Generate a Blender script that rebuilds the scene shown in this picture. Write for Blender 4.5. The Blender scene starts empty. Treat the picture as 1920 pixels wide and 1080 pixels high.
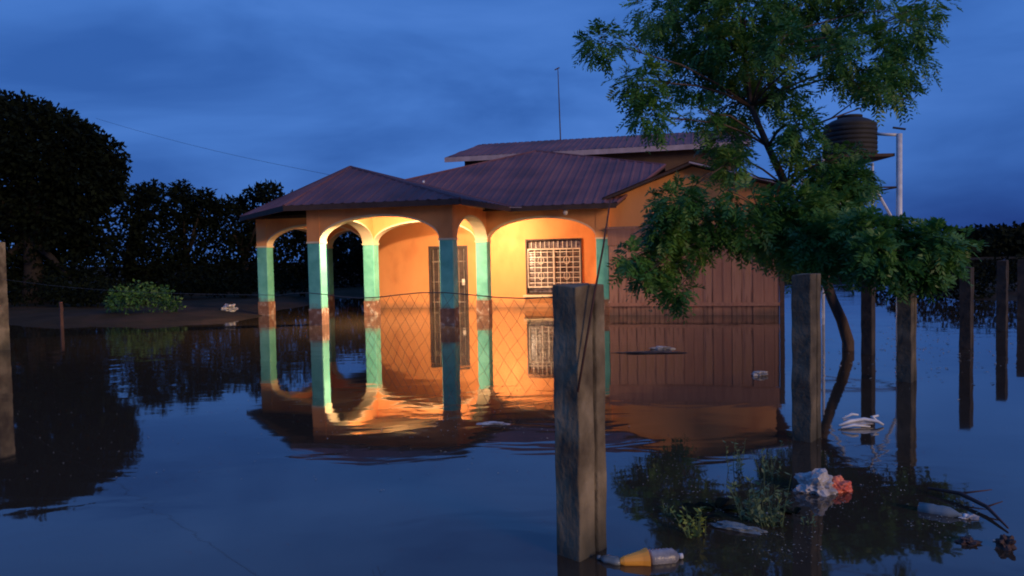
import bpy, bmesh, math, random
import numpy as np
from mathutils import Vector, Matrix, noise
random.seed(7); np.random.seed(7)
R = math.radians
S = bpy.context.scene
C = S.collection

# ------------------------------------------------------------------ camera, world, sun, exposure
EYE = Vector((0, 0, 1.2))
cam_d = bpy.data.cameras.new('camera'); cam_d.sensor_width = 36; cam_d.lens = 26.25
cam_d.clip_start = 0.05; cam_d.clip_end = 3000
cam = bpy.data.objects.new('camera', cam_d); C.objects.link(cam)
CM = Matrix.Rotation(R(90 - 2.33), 3, 'X') @ Matrix.Rotation(R(-1.15), 3, 'Z')
cam.matrix_world = Matrix.Translation(EYE) @ CM.to_4x4()
S.camera = cam

SUN_AZ, SUN_EL = 138.0, 14.0         # sun lamp in place of a warm street light behind the camera, right
w = bpy.data.worlds.new("World"); S.world = w; w.use_nodes = True
nt = w.node_tree; nt.nodes.clear()
def N(t, kind, **kw):
    n = t.nodes.new(kind)
    for k, v in kw.items(): setattr(n, k, v)
    return n
out = N(nt, 'ShaderNodeOutputWorld'); bg = N(nt, 'ShaderNodeBackground')
sky = N(nt, 'ShaderNodeTexSky', sky_type='NISHITA')
sky.sun_disc = False; sky.sun_elevation = R(1.5); sky.sun_rotation = R(SUN_AZ)
sky.ozone_density = 3.0; sky.air_density = 1.0; sky.dust_density = 0.4
tc = N(nt, 'ShaderNodeTexCoord')
def ramp(t, p0, c0, p1, c1, mid=None):
    r = N(t, 'ShaderNodeValToRGB'); e = r.color_ramp.elements; e[0].position, e[0].color, e[1].position, e[1].color = p0, (*c0, 1), p1, (*c1, 1)
    if mid: k = e.new(mid[0]); k.color = (*mid[1], 1)
    return r
mp = N(nt, 'ShaderNodeMapping'); mp.inputs['Scale'].default_value = (1.0, 1.0, 3.6); mp.inputs['Rotation'].default_value = (R(3), R(-5), R(20))
n1 = N(nt, 'ShaderNodeTexNoise'); n1.inputs['Scale'].default_value = 2.3; n1.inputs['Detail'].default_value = 5; n1.inputs['Roughness'].default_value = .5; n1.inputs['Distortion'].default_value = .35
nt.links.new(tc.outputs['Generated'], mp.inputs['Vector']); nt.links.new(mp.outputs['Vector'], n1.inputs['Vector'])
# a thin even overcast lit by the last of dusk, brighter where it is thin, sinking to a darker bank at the horizon
veil = ramp(nt, .36, (.26, 1.0, 3.7), .70, (.72, 2.0, 5.95), (.52, (.49, 1.56, 5.0)))
nt.links.new(n1.outputs['Fac'], veil.inputs['Fac'])
sep = N(nt, 'ShaderNodeSeparateXYZ'); nt.links.new(tc.outputs['Generated'], sep.inputs[0])
n2 = N(nt, 'ShaderNodeTexNoise'); n2.inputs['Scale'].default_value = 1.6; n2.inputs['Detail'].default_value = 3; nt.links.new(mp.outputs['Vector'], n2.inputs['Vector'])
hz = N(nt, 'ShaderNodeMath', operation='MULTIPLY_ADD'); hz.inputs[1].default_value = .30; nt.links.new(n2.outputs['Fac'], hz.inputs[0]); nt.links.new(sep.outputs['Z'], hz.inputs[2])
xz = N(nt, 'ShaderNodeMath', operation='MULTIPLY_ADD'); xz.inputs[1].default_value = -.29; nt.links.new(sep.outputs['X'], xz.inputs[0]); nt.links.new(hz.outputs[0], xz.inputs[2])
dk = ramp(nt, .0, (.13, .27, .46), .22, (1, 1, 1)); nt.links.new(xz.outputs[0], dk.inputs['Fac'])
mul = N(nt, 'ShaderNodeMix', data_type='RGBA'); mul.blend_type = 'MULTIPLY'; mul.inputs['Factor'].default_value = 1
nt.links.new(veil.outputs['Color'], mul.inputs['A']); nt.links.new(dk.outputs['Color'], mul.inputs['B'])
mixc = N(nt, 'ShaderNodeMix', data_type='RGBA'); mixc.inputs['Factor'].default_value = .9
nt.links.new(sky.outputs['Color'], mixc.inputs['A']); nt.links.new(mul.outputs['Result'], mixc.inputs['B'])
nt.links.new(mixc.outputs['Result'], bg.inputs['Color']); bg.inputs['Strength'].default_value = .118
nt.links.new(bg.outputs['Background'], out.inputs['Surface'])

sd = bpy.data.lights.new('sun', 'SUN'); sd.energy = 1.55; sd.angle = R(18); sd.color = (1, .66, .40)
sun = bpy.data.objects.new('sun', sd); C.objects.link(sun)
az = R(SUN_AZ)
sdir = Vector((math.sin(az) * math.cos(R(SUN_EL)), math.cos(az) * math.cos(R(SUN_EL)), math.sin(R(SUN_EL))))
sun.rotation_euler = sdir.to_track_quat('Z', 'Y').to_euler(); sun.location = sdir * 30

S.view_settings.view_transform = 'Standard'; S.view_settings.look = 'None'
S.view_settings.gamma = 1; S.view_settings.use_curve_mapping = False
S.view_settings.exposure = 0.0
S.cycles.use_denoising = True; S.cycles.filter_width = 1.9
S.cycles.max_bounces = 8; S.cycles.transparent_max_bounces = 8
S.cycles.sample_clamp_indirect = 6

def at(px, py, Y):
    """world point seen at photo pixel (1920 x 1080) at distance Y"""
    d = CM @ Vector(((px - 960) / 1400, -(py - 540) / 1400, -1))
    return EYE + d * (Y / d.y)
def onwater(px, py, z=0.0):
    d = CM @ Vector(((px - 960) / 1400, -(py - 540) / 1400, -1))
    return EYE + d * ((z - EYE.z) / d.z)

# ------------------------------------------------------------------ materials
def mat(name, c1, c2=None, scale=5, rough=.8, bump=0, bscale=None, metallic=0, spec=.5, detail=6, c3=None, stretch=(1, 1, 1), trans=0, lo=.35, hi=.68):
    m = bpy.data.materials.new(name); m.use_nodes = True; t = m.node_tree
    b = t.nodes['Principled BSDF']; b.inputs['Roughness'].default_value = rough
    b.inputs['Metallic'].default_value = metallic; b.inputs['Specular IOR Level'].default_value = spec
    g = N(t, 'ShaderNodeNewGeometry') if False else N(t, 'ShaderNodeTexCoord')
    mpg = N(t, 'ShaderNodeMapping'); mpg.inputs['Scale'].default_value = stretch
    t.links.new(g.outputs['Object'], mpg.inputs['Vector'])
    if c2 is None: c2 = tuple(x * .8 for x in c1)
    n = N(t, 'ShaderNodeTexNoise'); n.inputs['Scale'].default_value = scale; n.inputs['Detail'].default_value = detail
    t.links.new(mpg.outputs['Vector'], n.inputs['Vector'])
    r = N(t, 'ShaderNodeValToRGB'); e = r.color_ramp.elements
    e[0].position = lo; e[0].color = (*c1, 1); e[1].position = hi; e[1].color = (*c2, 1)
    if c3: k = e.new((lo + hi) / 2); k.color = (*c3, 1)
    t.links.new(n.outputs['Fac'], r.inputs['Fac']); t.links.new(r.outputs['Color'], b.inputs['Base Color'])
    if bump:
        n2 = N(t, 'ShaderNodeTexNoise'); n2.inputs['Scale'].default_value = bscale or scale * 6; n2.inputs['Detail'].default_value = 5
        t.links.new(mpg.outputs['Vector'], n2.inputs['Vector'])
        bp = N(t, 'ShaderNodeBump'); bp.inputs['Strength'].default_value = .8; bp.inputs['Distance'].default_value = bump
        t.links.new(n2.outputs['Fac'], bp.inputs['Height']); t.links.new(bp.outputs['Normal'], b.inputs['Normal'])
    if trans:
        tr = N(t, 'ShaderNodeBsdfTranslucent'); ms = N(t, 'ShaderNodeMixShader'); ms.inputs[0].default_value = trans
        t.links.new(r.outputs['Color'], tr.inputs['Color']); o = t.nodes['Material Output']
        t.links.new(b.outputs[0], ms.inputs[1]); t.links.new(tr.outputs[0], ms.inputs[2]); t.links.new(ms.outputs[0], o.inputs['Surface'])
    m['ramp'] = r.name
    return m
def dirt_wash(m, dirt, top, soft=.25, nscale=3.0):
    """flood and splash stain: muddy film that fades out above a ragged line (a fixed mark on the wall)"""
    t = m.node_tree; b = t.nodes['Principled BSDF']; src = b.inputs['Base Color'].links[0].from_socket
    g = N(t, 'ShaderNodeNewGeometry'); sx = N(t, 'ShaderNodeSeparateXYZ'); t.links.new(g.outputs['Position'], sx.inputs[0])
    n = N(t, 'ShaderNodeTexNoise'); n.inputs['Scale'].default_value = nscale; n.inputs['Detail'].default_value = 7
    t.links.new(g.outputs['Position'], n.inputs['Vector'])
    ma = N(t, 'ShaderNodeMath', operation='MULTIPLY_ADD'); ma.inputs[1].default_value = .35; t.links.new(n.outputs['Fac'], ma.inputs[0]); t.links.new(sx.outputs['Z'], ma.inputs[2])
    mr = N(t, 'ShaderNodeMapRange'); mr.inputs['From Min'].default_value = top + .17 - soft / 2; mr.inputs['From Max'].default_value = top + .17 + soft / 2
    mr.inputs['To Min'].default_value = .85; mr.inputs['To Max'].default_value = 0
    t.links.new(ma.outputs[0], mr.inputs['Value'])
    mx = N(t, 'ShaderNodeMix', data_type='RGBA'); mx.inputs['B'].default_value = (*dirt, 1)
    t.links.new(mr.outputs[0], mx.inputs['Factor']); t.links.new(src, mx.inputs['A']); t.links.new(mx.outputs['Result'], b.inputs['Base Color'])
    return m

M = {}
M['orange'] = dirt_wash(mat('orange_wall_paint', (.80, .34, .11), (.60, .21, .06), 1.8, .78, .004, 22, lo=.3, hi=.75, c3=(.76, .31, .095), stretch=(1, 1, .55)), (.30, .15, .07), .10, .2)
M['cream'] = mat('cream_trim_paint', (.78, .62, .38), (.68, .52, .30), 4, .7)
M['teal'] = dirt_wash(mat('teal_paint', (.17, .55, .41), (.10, .40, .29), 5, .6, .003, 40), (.22, .12, .07), .33, .16, 9)
M['mud'] = mat('mud_stained_plinth', (.20, .09, .05), (.55, .50, .40), 9, .85, .01, 30, c3=(.27, .14, .08), lo=.4, hi=.72)
M['roof'] = mat('purple_roof_sheet', (.20, .085, .082), (.10, .045, .05), 1.1, .65, .002, 20, c3=(.155, .065, .07), spec=.3)
M['roof_dark'] = mat('roof_timber', (.06, .035, .025), (.04, .022, .016), 6, .8)
M['fascia'] = mat('pale_gutter', (.42, .34, .36), (.30, .24, .25), 5, .5)
M['brownwall'] = mat('brown_plaster', (.13, .075, .04), (.09, .05, .03), 3, .85, .004, 25)
M['ceil'] = mat('ceiling_board', (.75, .50, .25), (.66, .42, .2), 3, .8)
M['door'] = mat('door_metal', (.10, .065, .05), (.06, .04, .03), 8, .4, metallic=.3)
M['bar'] = mat('pale_bar_paint', (.82, .74, .62), (.62, .52, .42), 12, .5)
M['dullbar'] = mat('dull_bar_paint', (.30, .24, .18), (.16, .12, .09), 12, .6)
M['winframe'] = mat('window_frame_paint', (.72, .62, .50), (.55, .44, .34), 10, .5)
M['glass'] = mat('dark_window_glass', (.08, .055, .055), (.24, .19, .18), 14, .2, spec=.6)
M['board'] = dirt_wash(mat('weathered_red_board', (.30, .15, .085), (.17, .078, .05), 3, .8, .004, 12, stretch=(6, 6, .5), c3=(.34, .17, .115)), (.10, .06, .045), .12, .2)
M['board2'] = dirt_wash(mat('weathered_brown_board', (.26, .12, .08), (.33, .16, .105), 3, .8, .004, 12, stretch=(6, 6, .5)), (.09, .055, .04), .1, .2)
M['boarddark'] = mat('dark_timber', (.07, .038, .03), (.045, .025, .02), 4, .8, stretch=(1, 1, 6))
M['concrete'] = mat('old_concrete', (.27, .215, .135), (.075, .055, .034), 6, .92, .012, 26, c3=(.16, .125, .075), stretch=(1.2, 1.2, .8), lo=.36, hi=.64)
M['mid_post'] = dirt_wash(mat('shade_toned_post', (.16, .13, .085), (.045, .038, .026), 6, .92, .012, 26, c3=(.09, .075, .05)), (.04, .04, .028), .12, .3, 5)  # darker copy of the concrete; shade of the left faces put into the colour
M['darkbark'] = mat('dark_far_bark', (.02, .015, .012), (.012, .009, .008), 6, .9)
M['dark_post'] = mat('dark_old_post', (.055, .042, .032), (.02, .016, .013), 6, .9, .01, 26)
dirt_wash(M['concrete'], (.05, .05, .035), .12, .3, 5)
M['wire'] = mat('rusty_wire', (.16, .09, .05), (.07, .04, .03), 20, .7)
M['stick'] = mat('dark_stick', (.07, .028, .02), (.045, .02, .016), 20, .8)
M['bark'] = mat('tree_bark', (.10, .065, .05), (.05, .033, .025), 9, .9, .01, 30, stretch=(2, 2, .6))
M['leaf'] = mat('leaf_green', (.028, .12, .022), (.17, .31, .05), 1.3, .5, c3=(.07, .20, .035), trans=.35)
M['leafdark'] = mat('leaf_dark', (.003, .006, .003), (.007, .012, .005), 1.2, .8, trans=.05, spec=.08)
M['bush'] = mat('bush_green', (.05, .14, .025), (.03, .085, .02), 1.5, .6, trans=.3)
M['weed'] = mat('weed_green', (.20, .27, .12), (.09, .15, .05), 6, .6, trans=.3)
M['weedbright'] = mat('bright_weed_green', (.34, .38, .06), (.18, .26, .05), 6, .6, trans=.3)
M['tank'] = mat('black_tank_plastic', (.012, .013, .014), (.02, .02, .02), 5, .75)
M['white'] = mat('white_pipe_paint', (.74, .76, .76), (.5, .52, .54), 10, .45)
M['plast'] = mat('cloudy_plastic', (.42, .42, .43), (.16, .16, .17), 14, .3, .004, 40)
M['plastbag'] = mat('dirty_white_bag', (.52, .50, .47), (.18, .17, .17), 16, .4, .01, 30)
M['orangeplast'] = mat('orange_plastic', (.85, .38, .045), (.75, .30, .03), 12, .45)
M['redplast'] = mat('red_orange_plastic', (.75, .22, .09), (.6, .10, .06), 12, .45)
M['greyplast'] = mat('grey_green_plastic', (.12, .15, .15), (.22, .25, .25), 12, .3)
M['foam'] = mat('floating_scum', (.35, .33, .27), (.12, .11, .08), 20, .8)
M['ground'] = mat('wet_mud', (.055, .034, .02), (.028, .02, .012), 1.2, .85, .03, 6, c3=(.04, .028, .014), spec=.08)

wm = bpy.data.materials.new('flood_water'); wm.use_nodes = True; t = wm.node_tree
b = t.nodes['Principled BSDF']; b.inputs['Base Color'].default_value = (.045, .031, .020, 1); b.inputs['Roughness'].default_value = .035
b.inputs['IOR'].default_value = 1.74
g = N(t, 'ShaderNodeNewGeometry'); mpw = N(t, 'ShaderNodeMapping'); mpw.inputs['Rotation'].default_value = (0, 0, R(-14)); mpw.inputs['Scale'].default_value = (.55, 1.0, 1)
t.links.new(g.outputs['Position'], mpw.inputs['Vector'])
na = N(t, 'ShaderNodeTexNoise'); na.inputs['Scale'].default_value = 2.6; na.inputs['Detail'].default_value = 2.5; na.inputs['Distortion'].default_value = .6
nb = N(t, 'ShaderNodeTexNoise'); nb.inputs['Scale'].default_value = .28; nb.inputs['Detail'].default_value = 2
t.links.new(mpw.outputs['Vector'], na.inputs['Vector']); t.links.new(g.outputs['Position'], nb.inputs['Vector'])
rm = N(t, 'ShaderNodeMapRange'); rm.inputs['From Min'].default_value = .42; rm.inputs['From Max'].default_value = .66; rm.inputs['To Min'].default_value = .12; rm.inputs['To Max'].default_value = 1
t.links.new(nb.outputs['Fac'], rm.inputs['Value'])
mm = N(t, 'ShaderNodeMath', operation='MULTIPLY'); t.links.new(na.outputs['Fac'], mm.inputs[0]); t.links.new(rm.outputs[0], mm.inputs[1])
bp = N(t, 'ShaderNodeBump'); bp.inputs['Strength'].default_value = 1; bp.inputs['Distance'].default_value = .0065
t.links.new(mm.outputs[0], bp.inputs['Height']); t.links.new(bp.outputs['Normal'], b.inputs['Normal'])
M['water'] = wm

# ------------------------------------------------------------------ helpers
def link(name, verts, faces, m, parent=None, smooth=False, mats=None, fm=None):
    me = bpy.data.meshes.new(name); me.from_pydata([tuple(v) for v in verts], [], faces)
    for x in (mats or [m]): me.materials.append(x)
    if fm is not None: me.polygons.foreach_set('material_index', fm)
    if smooth: me.polygons.foreach_set('use_smooth', [True] * len(me.polygons))
    me.update(); o = bpy.data.objects.new(name, me); C.objects.link(o)
    if parent: o.parent = parent
    return o
def link_np(name, V, F, m, parent=None, smooth=False):
    """V (n,3), F (m,k) numpy"""
    me = bpy.data.meshes.new(name); k = F.shape[1]
    me.vertices.add(len(V)); me.vertices.foreach_set('co', V.astype(np.float32).ravel())
    me.loops.add(F.size); me.loops.foreach_set('vertex_index', F.astype(np.int32).ravel())
    me.polygons.add(len(F)); me.polygons.foreach_set('loop_start', np.arange(0, F.size, k, dtype=np.int32))
    if smooth: me.polygons.foreach_set('use_smooth', np.ones(len(F), bool))
    me.materials.append(m); me.update(calc_edges=True); me.validate()
    o = bpy.data.objects.new(name, me); C.objects.link(o)
    if parent: o.parent = parent
    return o
class MB:
    def __init__(s): s.v = []; s.f = []; s.m = []
    def add(s, vs, fs, mi=0):
        n = len(s.v); s.v += [tuple(v) for v in vs]; s.f += [tuple(i + n for i in f) for f in fs]; s.m += [mi] * len(fs)
    def box(s, x0, x1, y0, y1, z0, z1, mi=0):
        s.add([(x0, y0, z0), (x1, y0, z0), (x1, y1, z0), (x0, y1, z0), (x0, y0, z1), (x1, y0, z1), (x1, y1, z1), (x0, y1, z1)],
              [(3, 2, 1, 0), (4, 5, 6, 7), (0, 1, 5, 4), (1, 2, 6, 5), (2, 3, 7, 6), (3, 0, 4, 7)], mi)
    def tube(s, pts, rad, n=6, mi=0, cap=True):
        pts = [Vector(p) for p in pts]; k = len(pts)
        if not hasattr(rad, '__len__'): rad = [rad] * k
        d0 = (pts[1] - pts[0]).normalized(); ref = Vector((0, 0, 1)) if abs(d0.z) < .9 else Vector((1, 0, 0))
        a = d0.cross(ref).normalized(); vs = []
        for i, p in enumerate(pts):
            d = (pts[min(i + 1, k - 1)] - pts[max(i - 1, 0)]).normalized()
            a = (a - d * a.dot(d)).normalized(); bb = d.cross(a)
            for j in range(n):
                an = 2 * math.pi * j / n; vs.append(p + (a * math.cos(an) + bb * math.sin(an)) * rad[i])
        fs = [(i * n + j, i * n + (j + 1) % n, (i + 1) * n + (j + 1) % n, (i + 1) * n + j) for i in range(k - 1) for j in range(n)]
        if cap: fs += [tuple(range(n - 1, -1, -1)), tuple(range((k - 1) * n, k * n))]
        s.add(vs, fs, mi)
    def lathe(s, prof, n=12, M4=Matrix.Identity(4), mi=0):
        vs = [M4 @ Vector((r * math.cos(2 * math.pi * j / n), r * math.sin(2 * math.pi * j / n), z)) for r, z in prof for j in range(n)]
        k = len(prof)
        fs = [(i * n + j, i * n + (j + 1) % n, (i + 1) * n + (j + 1) % n, (i + 1) * n + j) for i in range(k - 1) for j in range(n)]
        fs += [tuple(range(n - 1, -1, -1)), tuple(range((k - 1) * n, k * n))]
        s.add(vs, fs, mi)
    def obj(s, name, m, parent=None, smooth=False, mats=None):
        return link(name, s.v, s.f, m, parent, smooth, mats, s.m if mats else None)
def empty(name, loc, rz=0):
    o = bpy.data.objects.new(name, None); C.objects.link(o); o.location = loc; o.rotation_euler = (0, 0, rz); o.empty_display_size = .2
    return o
def tag(o, label=None, cat=None, group=None, kind=None):
    if label: o['label'] = label
    if cat: o['category'] = cat
    if group: o['group'] = group
    if kind: o['kind'] = kind
    return o
def box(name, x0, x1, y0, y1, z0, z1, m, parent=None):
    q = MB(); q.box(x0, x1, y0, y1, z0, z1); return q.obj(name, m, parent)

# ------------------------------------------------------------------ terrain and water
def sm(e0, e1, x):
    t_ = np.clip((x - e0) / (e1 - e0), 0, 1); return t_ * t_ * (3 - 2 * t_)
def land_d(x, y):
    ys = 14.7 + .22 * (-6.5 - x) + .35 * np.sin(x * .9) + .15 * np.sin(x * 2.7)
    xr = -5.75 + .15 * np.sin(y * 1.3)
    a = np.minimum(y - ys, xr - x)
    b_ = np.minimum(y - 25.5 - .6 * np.sin(x * .5), 1.5 - x)
    c = y - 86 - 2 * np.sin(x * .11)
    e = 1 - np.hypot((x - 14.2 - .25 * (y - 20)) / 3.6, (y - 20.5) / 4.5)
    return np.maximum(np.maximum(np.maximum(a, b_), c), e * 3)
def height(x, y):
    d = land_d(x, y)
    return np.clip(d * .11, -.6, .13) + .25 * sm(4, 30, d) + .035 * np.sin(x * 3.1 + y) * np.sin(y * 2.3 - x * .7) * sm(-1, 1, d)
xs = np.concatenate([[-900, -400, -200, -110], np.arange(-70, -20, 1.5), np.arange(-20, 24, .45), np.arange(24, 110, 3), [200, 400, 900]])
ys = np.concatenate([[-500, -150, -40, -10, 0, 6], np.arange(10, 34, .45), np.arange(34, 100, 2.5), [130, 200, 400, 1200]])
X, Y = np.meshgrid(xs, ys); Z = height(X, Y)
V = np.stack([X, Y, Z], -1).reshape(-1, 3); nx, ny = len(xs), len(ys)
ii = (np.arange(ny - 1)[:, None] * nx + np.arange(nx - 1)[None, :]).ravel()
tag(link_np('ground', V, np.stack([ii, ii + 1, ii + nx + 1, ii + nx], 1), M['ground'], smooth=True), kind='structure')
tag(link('water', [(-900, -500, 0), (900, -500, 0), (900, 1200, 0), (-900, 1200, 0)], [(0, 1, 2, 3)], M['water']), kind='structure')

# ------------------------------------------------------------------ the house (local axes: x along the front, y to the back, z above water)
TH = R(-14); D0 = Vector((-3.1, 16.5, 0))
house = empty('house', D0, TH)
tag(house, 'flooded orange house with teal columns, lit arched porch and purple metal roofs', 'house')
def hw(s, k, h=0): return D0 + Vector((math.cos(TH) * s - math.sin(TH) * k, math.sin(TH) * s + math.cos(TH) * k, h))
SP, RISE, TOP, MUD, PW = 1.54, .47, 2.2, .31, .13
piers = {'A': (-2.62, 0), 'D': (0, 0), 'F': (2.58, 0), 'G': (5.13, 0), 'B': (0, -2.4), 'E': (2.62, -2.4), 'C': (-2.62, 2.9)}
for k_, (s, k) in piers.items():
    q = MB(); w_ = PW
    prof = [(-w_, -w_), (w_, -w_), (w_, w_), (-w_, w_)]
    c = .012
    pp = [(-w_ + c, -w_), (w_ - c, -w_), (w_, -w_ + c), (w_, w_ - c), (w_ - c, w_), (-w_ + c, w_), (-w_, w_ - c), (-w_, -w_ + c)]
    vs = [(s + x, k + y, z) for z in (MUD, SP) for x, y in pp]
    q.add(vs, [(i, (i + 1) % 8, 8 + (i + 1) % 8, 8 + i) for i in range(8)] + [tuple(range(7, -1, -1)), tuple(range(8, 16))])
    col = q.obj('column', M['teal'], house)
    q = MB(); x_ = w_ + .006; q.box(s - x_, s + x_, k - x_, k + x_, -.62, MUD - .002); q.obj('plinth', M['mud'], col)
    q = MB(); x_ = w_ + .012; q.box(s - x_, s + x_, k - x_, k + x_, SP + .001, SP + .035); q.obj('capital', M['cream'], col)
    box('pier_head', s - w_, s + w_, k - w_, k + w_, SP + .036, TOP, M['orange'], house)
def arch(a, b, th=.24, rise=RISE, endpad=PW, top=TOP):
    a = Vector(a).to_2d(); b = Vector(b).to_2d(); u = (b - a); L = u.length; u.normalize(); v = Vector((-u.y, u.x))
    w0, w1 = endpad, L - PW; n = 28; cx = (w0 + w1) / 2; hw_ = (w1 - w0) / 2
    P = lambda t, o, z: (a.x + u.x * t + v.x * o, a.y + u.y * t + v.y * o, z)
    q = MB(); pts = []
    for i in range(n + 1):
        an = math.pi * (1 - i / n); pts.append((cx + hw_ * math.cos(an), SP + .036 + (rise - .036) * math.sin(an)))
    for i in range(n):
        (t0, z0), (t1, z1) = pts[i], pts[i + 1]; h = th / 2
        q.add([P(t0, -h, z0), P(t1, -h, z1), P(t1, -h, top), P(t0, -h, top)], [(0, 1, 2, 3)], 0)
        q.add([P(t0, h, z0), P(t1, h, z1), P(t1, h, top), P(t0, h, top)], [(3, 2, 1, 0)], 0)
        q.add([P(t0, -h, z0), P(t1, -h, z1), P(t1, h, z1), P(t0, h, z0)], [(3, 2, 1, 0)], 1)
    o = q.obj('arch_wall', M['orange'], house, mats=[M['orange'], M['cream']])
    # raised trim band following the curve, on both faces
    for sgn in (-1, 1):
        q = MB(); h0 = th / 2 * sgn; h1 = h0 + .010 * sgn
        for i in range(n):
            seg = []
            for j in (i, i + 1):
                tt, zz = pts[j]; an = math.pi * (1 - j / n); nx_, nz_ = math.cos(an), math.sin(an)
                seg.append(((tt, zz), (min(max(tt + .0, w0), w1), zz + .035)))
            (p0, q0), (p1, q1) = seg
            vs = [P(p0[0], h0, p0[1]), P(p1[0], h0, p1[1]), P(p1[0], h1, p1[1]), P(p0[0], h1, p0[1]),
                  P(q0[0], h0, q0[1]), P(q1[0], h0, q1[1]), P(q1[0], h1, q1[1]), P(q0[0], h1, q0[1])]
            q.add(vs, [(0, 1, 2, 3), (7, 6, 5, 4), (3, 2, 6, 7), (0, 4, 5, 1)])
        q.obj('arch_trim', M['cream'], o)
    return o
for a, b in (('A', 'D'), ('D', 'F'), ('F', 'G'), ('B', 'E'), ('B', 'D'), ('E', 'F'), ('A', 'C')): arch(piers[a], piers[b])
arch(piers['C'], (-.87, 2.9))
# walls
def wall_holes(name, x0, x1, y0, y1, z0, z1, holes, m, parent):
    xs_ = sorted({x0, x1, *[h[0] for h in holes], *[h[1] for h in holes]}); zs_ = sorted({z0, z1, *[h[2] for h in holes], *[h[3] for h in holes]})
    q = MB()
    for i in range(len(xs_) - 1):
        for j in range(len(zs_) - 1):
            cx, cz = (xs_[i] + xs_[i + 1]) / 2, (zs_[j] + zs_[j + 1]) / 2
            if any(h[0] < cx < h[1] and h[2] < cz < h[3] for h in holes): continue
            q.box(xs_[i], xs_[i + 1], y0, y1, zs_[j], zs_[j + 1])
    o = q.obj(name, m, parent)
    bm = bmesh.new(); bm.from_mesh(o.data); bmesh.ops.remove_doubles(bm, verts=bm.verts, dist=1e-5)
    dup = {}
    for f in bm.faces:
        dup.setdefault(tuple(sorted(v.index for v in f.verts)), []).append(f)
    bmesh.ops.delete(bm, geom=[f for fs in dup.values() if len(fs) > 1 for f in fs], context='FACES_ONLY')
    bm.to_mesh(o.data); bm.free(); return o
DX0, DX1, DZ = .535, 1.545, 1.52
WX0, WX1, WZ0, WZ1 = 3.0, 4.36, .30, 1.63
wall_holes('front_wall', -1, 5.0, 2.2, 2.4, -.62, TOP, [(DX0, DX1, -.62, DZ), (WX0, WX1, WZ0, WZ1)], M['orange'], house)
box('side_wall', -1.0, -.8, 2.402, 8.5, -.62, TOP, M['orange'], house)
box('porch_end_wall', 5.003, 5.257, PW + .002, 2.4, -.62, TOP, M['orange'], house)
box('room_wall', -.79, 5.2, 3.6, 3.7, -.62, TOP, M['brownwall'], house)
box('ceiling', -2.75, 5.25, -.125, 3.03, TOP + .002, TOP + .03, M['ceil'], house)
box('ceiling', -.13, 2.75, -2.53, -.13, TOP + .002, TOP + .03, M['ceil'], house)
# right wing with gable
WE = 8.46
q = MB(); g0, g1 = 5.262, WE; ga = 6.91
outl = [(g0, -.62), (g1, -.62), (g1, 2.47), (ga, 2.93), (g0, 2.36)]
y0_, y1_ = .03, .23
q.add([(x, y0_, z) for x, z in outl] + [(x, y1_, z) for x, z in outl], [(0, 1, 2, 3, 4), (9, 8, 7, 6, 5)] + [(i, 5 + i, 5 + (i + 1) % 5, (i + 1) % 5) for i in range(5)])
q.obj('gable_wall', M['orange'], house)
box('wing_side_wall', WE - .2, WE, .232, 6.5, -.62, 2.46, M['orange'], house)

# ---- roofs
def clip_poly(P, axis, lo, hi_):
    for sgn, lim in ((1, lo), (-1, -hi_)):
        o = []; n = len(P)
        for i in range(n):
            a, b_ = P[i], P[(i + 1) % n]; da, db = sgn * a[axis] - lim, sgn * b_[axis] - lim
            if da >= 0: o.append(a)
            if (da >= 0) != (db >= 0):
                t_ = da / (da - db); o.append(tuple(a[j] + (b_[j] - a[j]) * t_ for j in range(2)))
        P = o
        if not P: return []
    return P
def roof_face(poly, parent, sheet=.82, ribs=4, m=None):
    """corrugated sheets laid side by side on a planar polygon; poly[0]->poly[1] is the eave"""
    P = [Vector(p) for p in poly]; u = (P[1] - P[0]).normalized()
    n = Vector((0, 0, 0))
    for i in range(len(P)): n += (P[i] - P[0]).cross(P[(i + 1) % len(P)] - P[0])
    n.normalize(); n = n if n.z > 0 else -n; v = n.cross(u)
    P2 = [((p - P[0]).dot(u), (p - P[0]).dot(v)) for p in P]
    a0, a1 = min(p[0] for p in P2), max(p[0] for p in P2); pitch = sheet / ribs
    k = 0
    while a0 + k * sheet < a1:
        q = MB(); s0 = a0 + k * sheet; lift = .003 * (k % 2)
        br = []
        for r in range(ribs):
            br += [(s0 + r * pitch, 0), (s0 + r * pitch + pitch * .55, 0), (s0 + r * pitch + pitch * .70, .013), (s0 + r * pitch + pitch * .85, .013)]
        br.append((s0 + sheet, 0))
        for (x0, h0), (x1, h1) in zip(br, br[1:]):
            cp = clip_poly(P2, 0, x0, min(x1, a1))
            if len(cp) < 3: continue
            vs = []
            for (a, b_) in cp:
                t_ = (a - x0) / (x1 - x0); vs.append(P[0] + u * a + v * b_ + n * (h0 + (h1 - h0) * t_ + lift + .004))
            q.add(vs, [tuple(range(len(vs)))])
        if q.v: q.obj('roof_sheet', m or M['roof'], parent)
        k += 1
def deck(poly, name, th=.07, m=None):
    n = len(poly); q = MB()
    q.add([tuple(p) for p in poly] + [(p[0], p[1], p[2] - th) for p in poly],
          [tuple(range(n)), tuple(range(2 * n - 1, n - 1, -1))] + [(i, i + n, (i + 1) % n + n, (i + 1) % n) for i in range(n)])
    return q.obj(name, m or M['roof_dark'], house)
EH = 2.235
Ac, Gc, T_, Rr = (-2.95, -.4, EH), (5.45, -.4, EH), (2.97, 3.73, EH + .41 * 4.13), (6.3, 1.99, EH + .41 * 2.39)
Bc, Ec, Fc, Pk = (-.4, -2.85, EH), (3.0, -2.85, EH), (3.3, -.4, EH), (-.07, -.74, 3.17)
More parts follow.
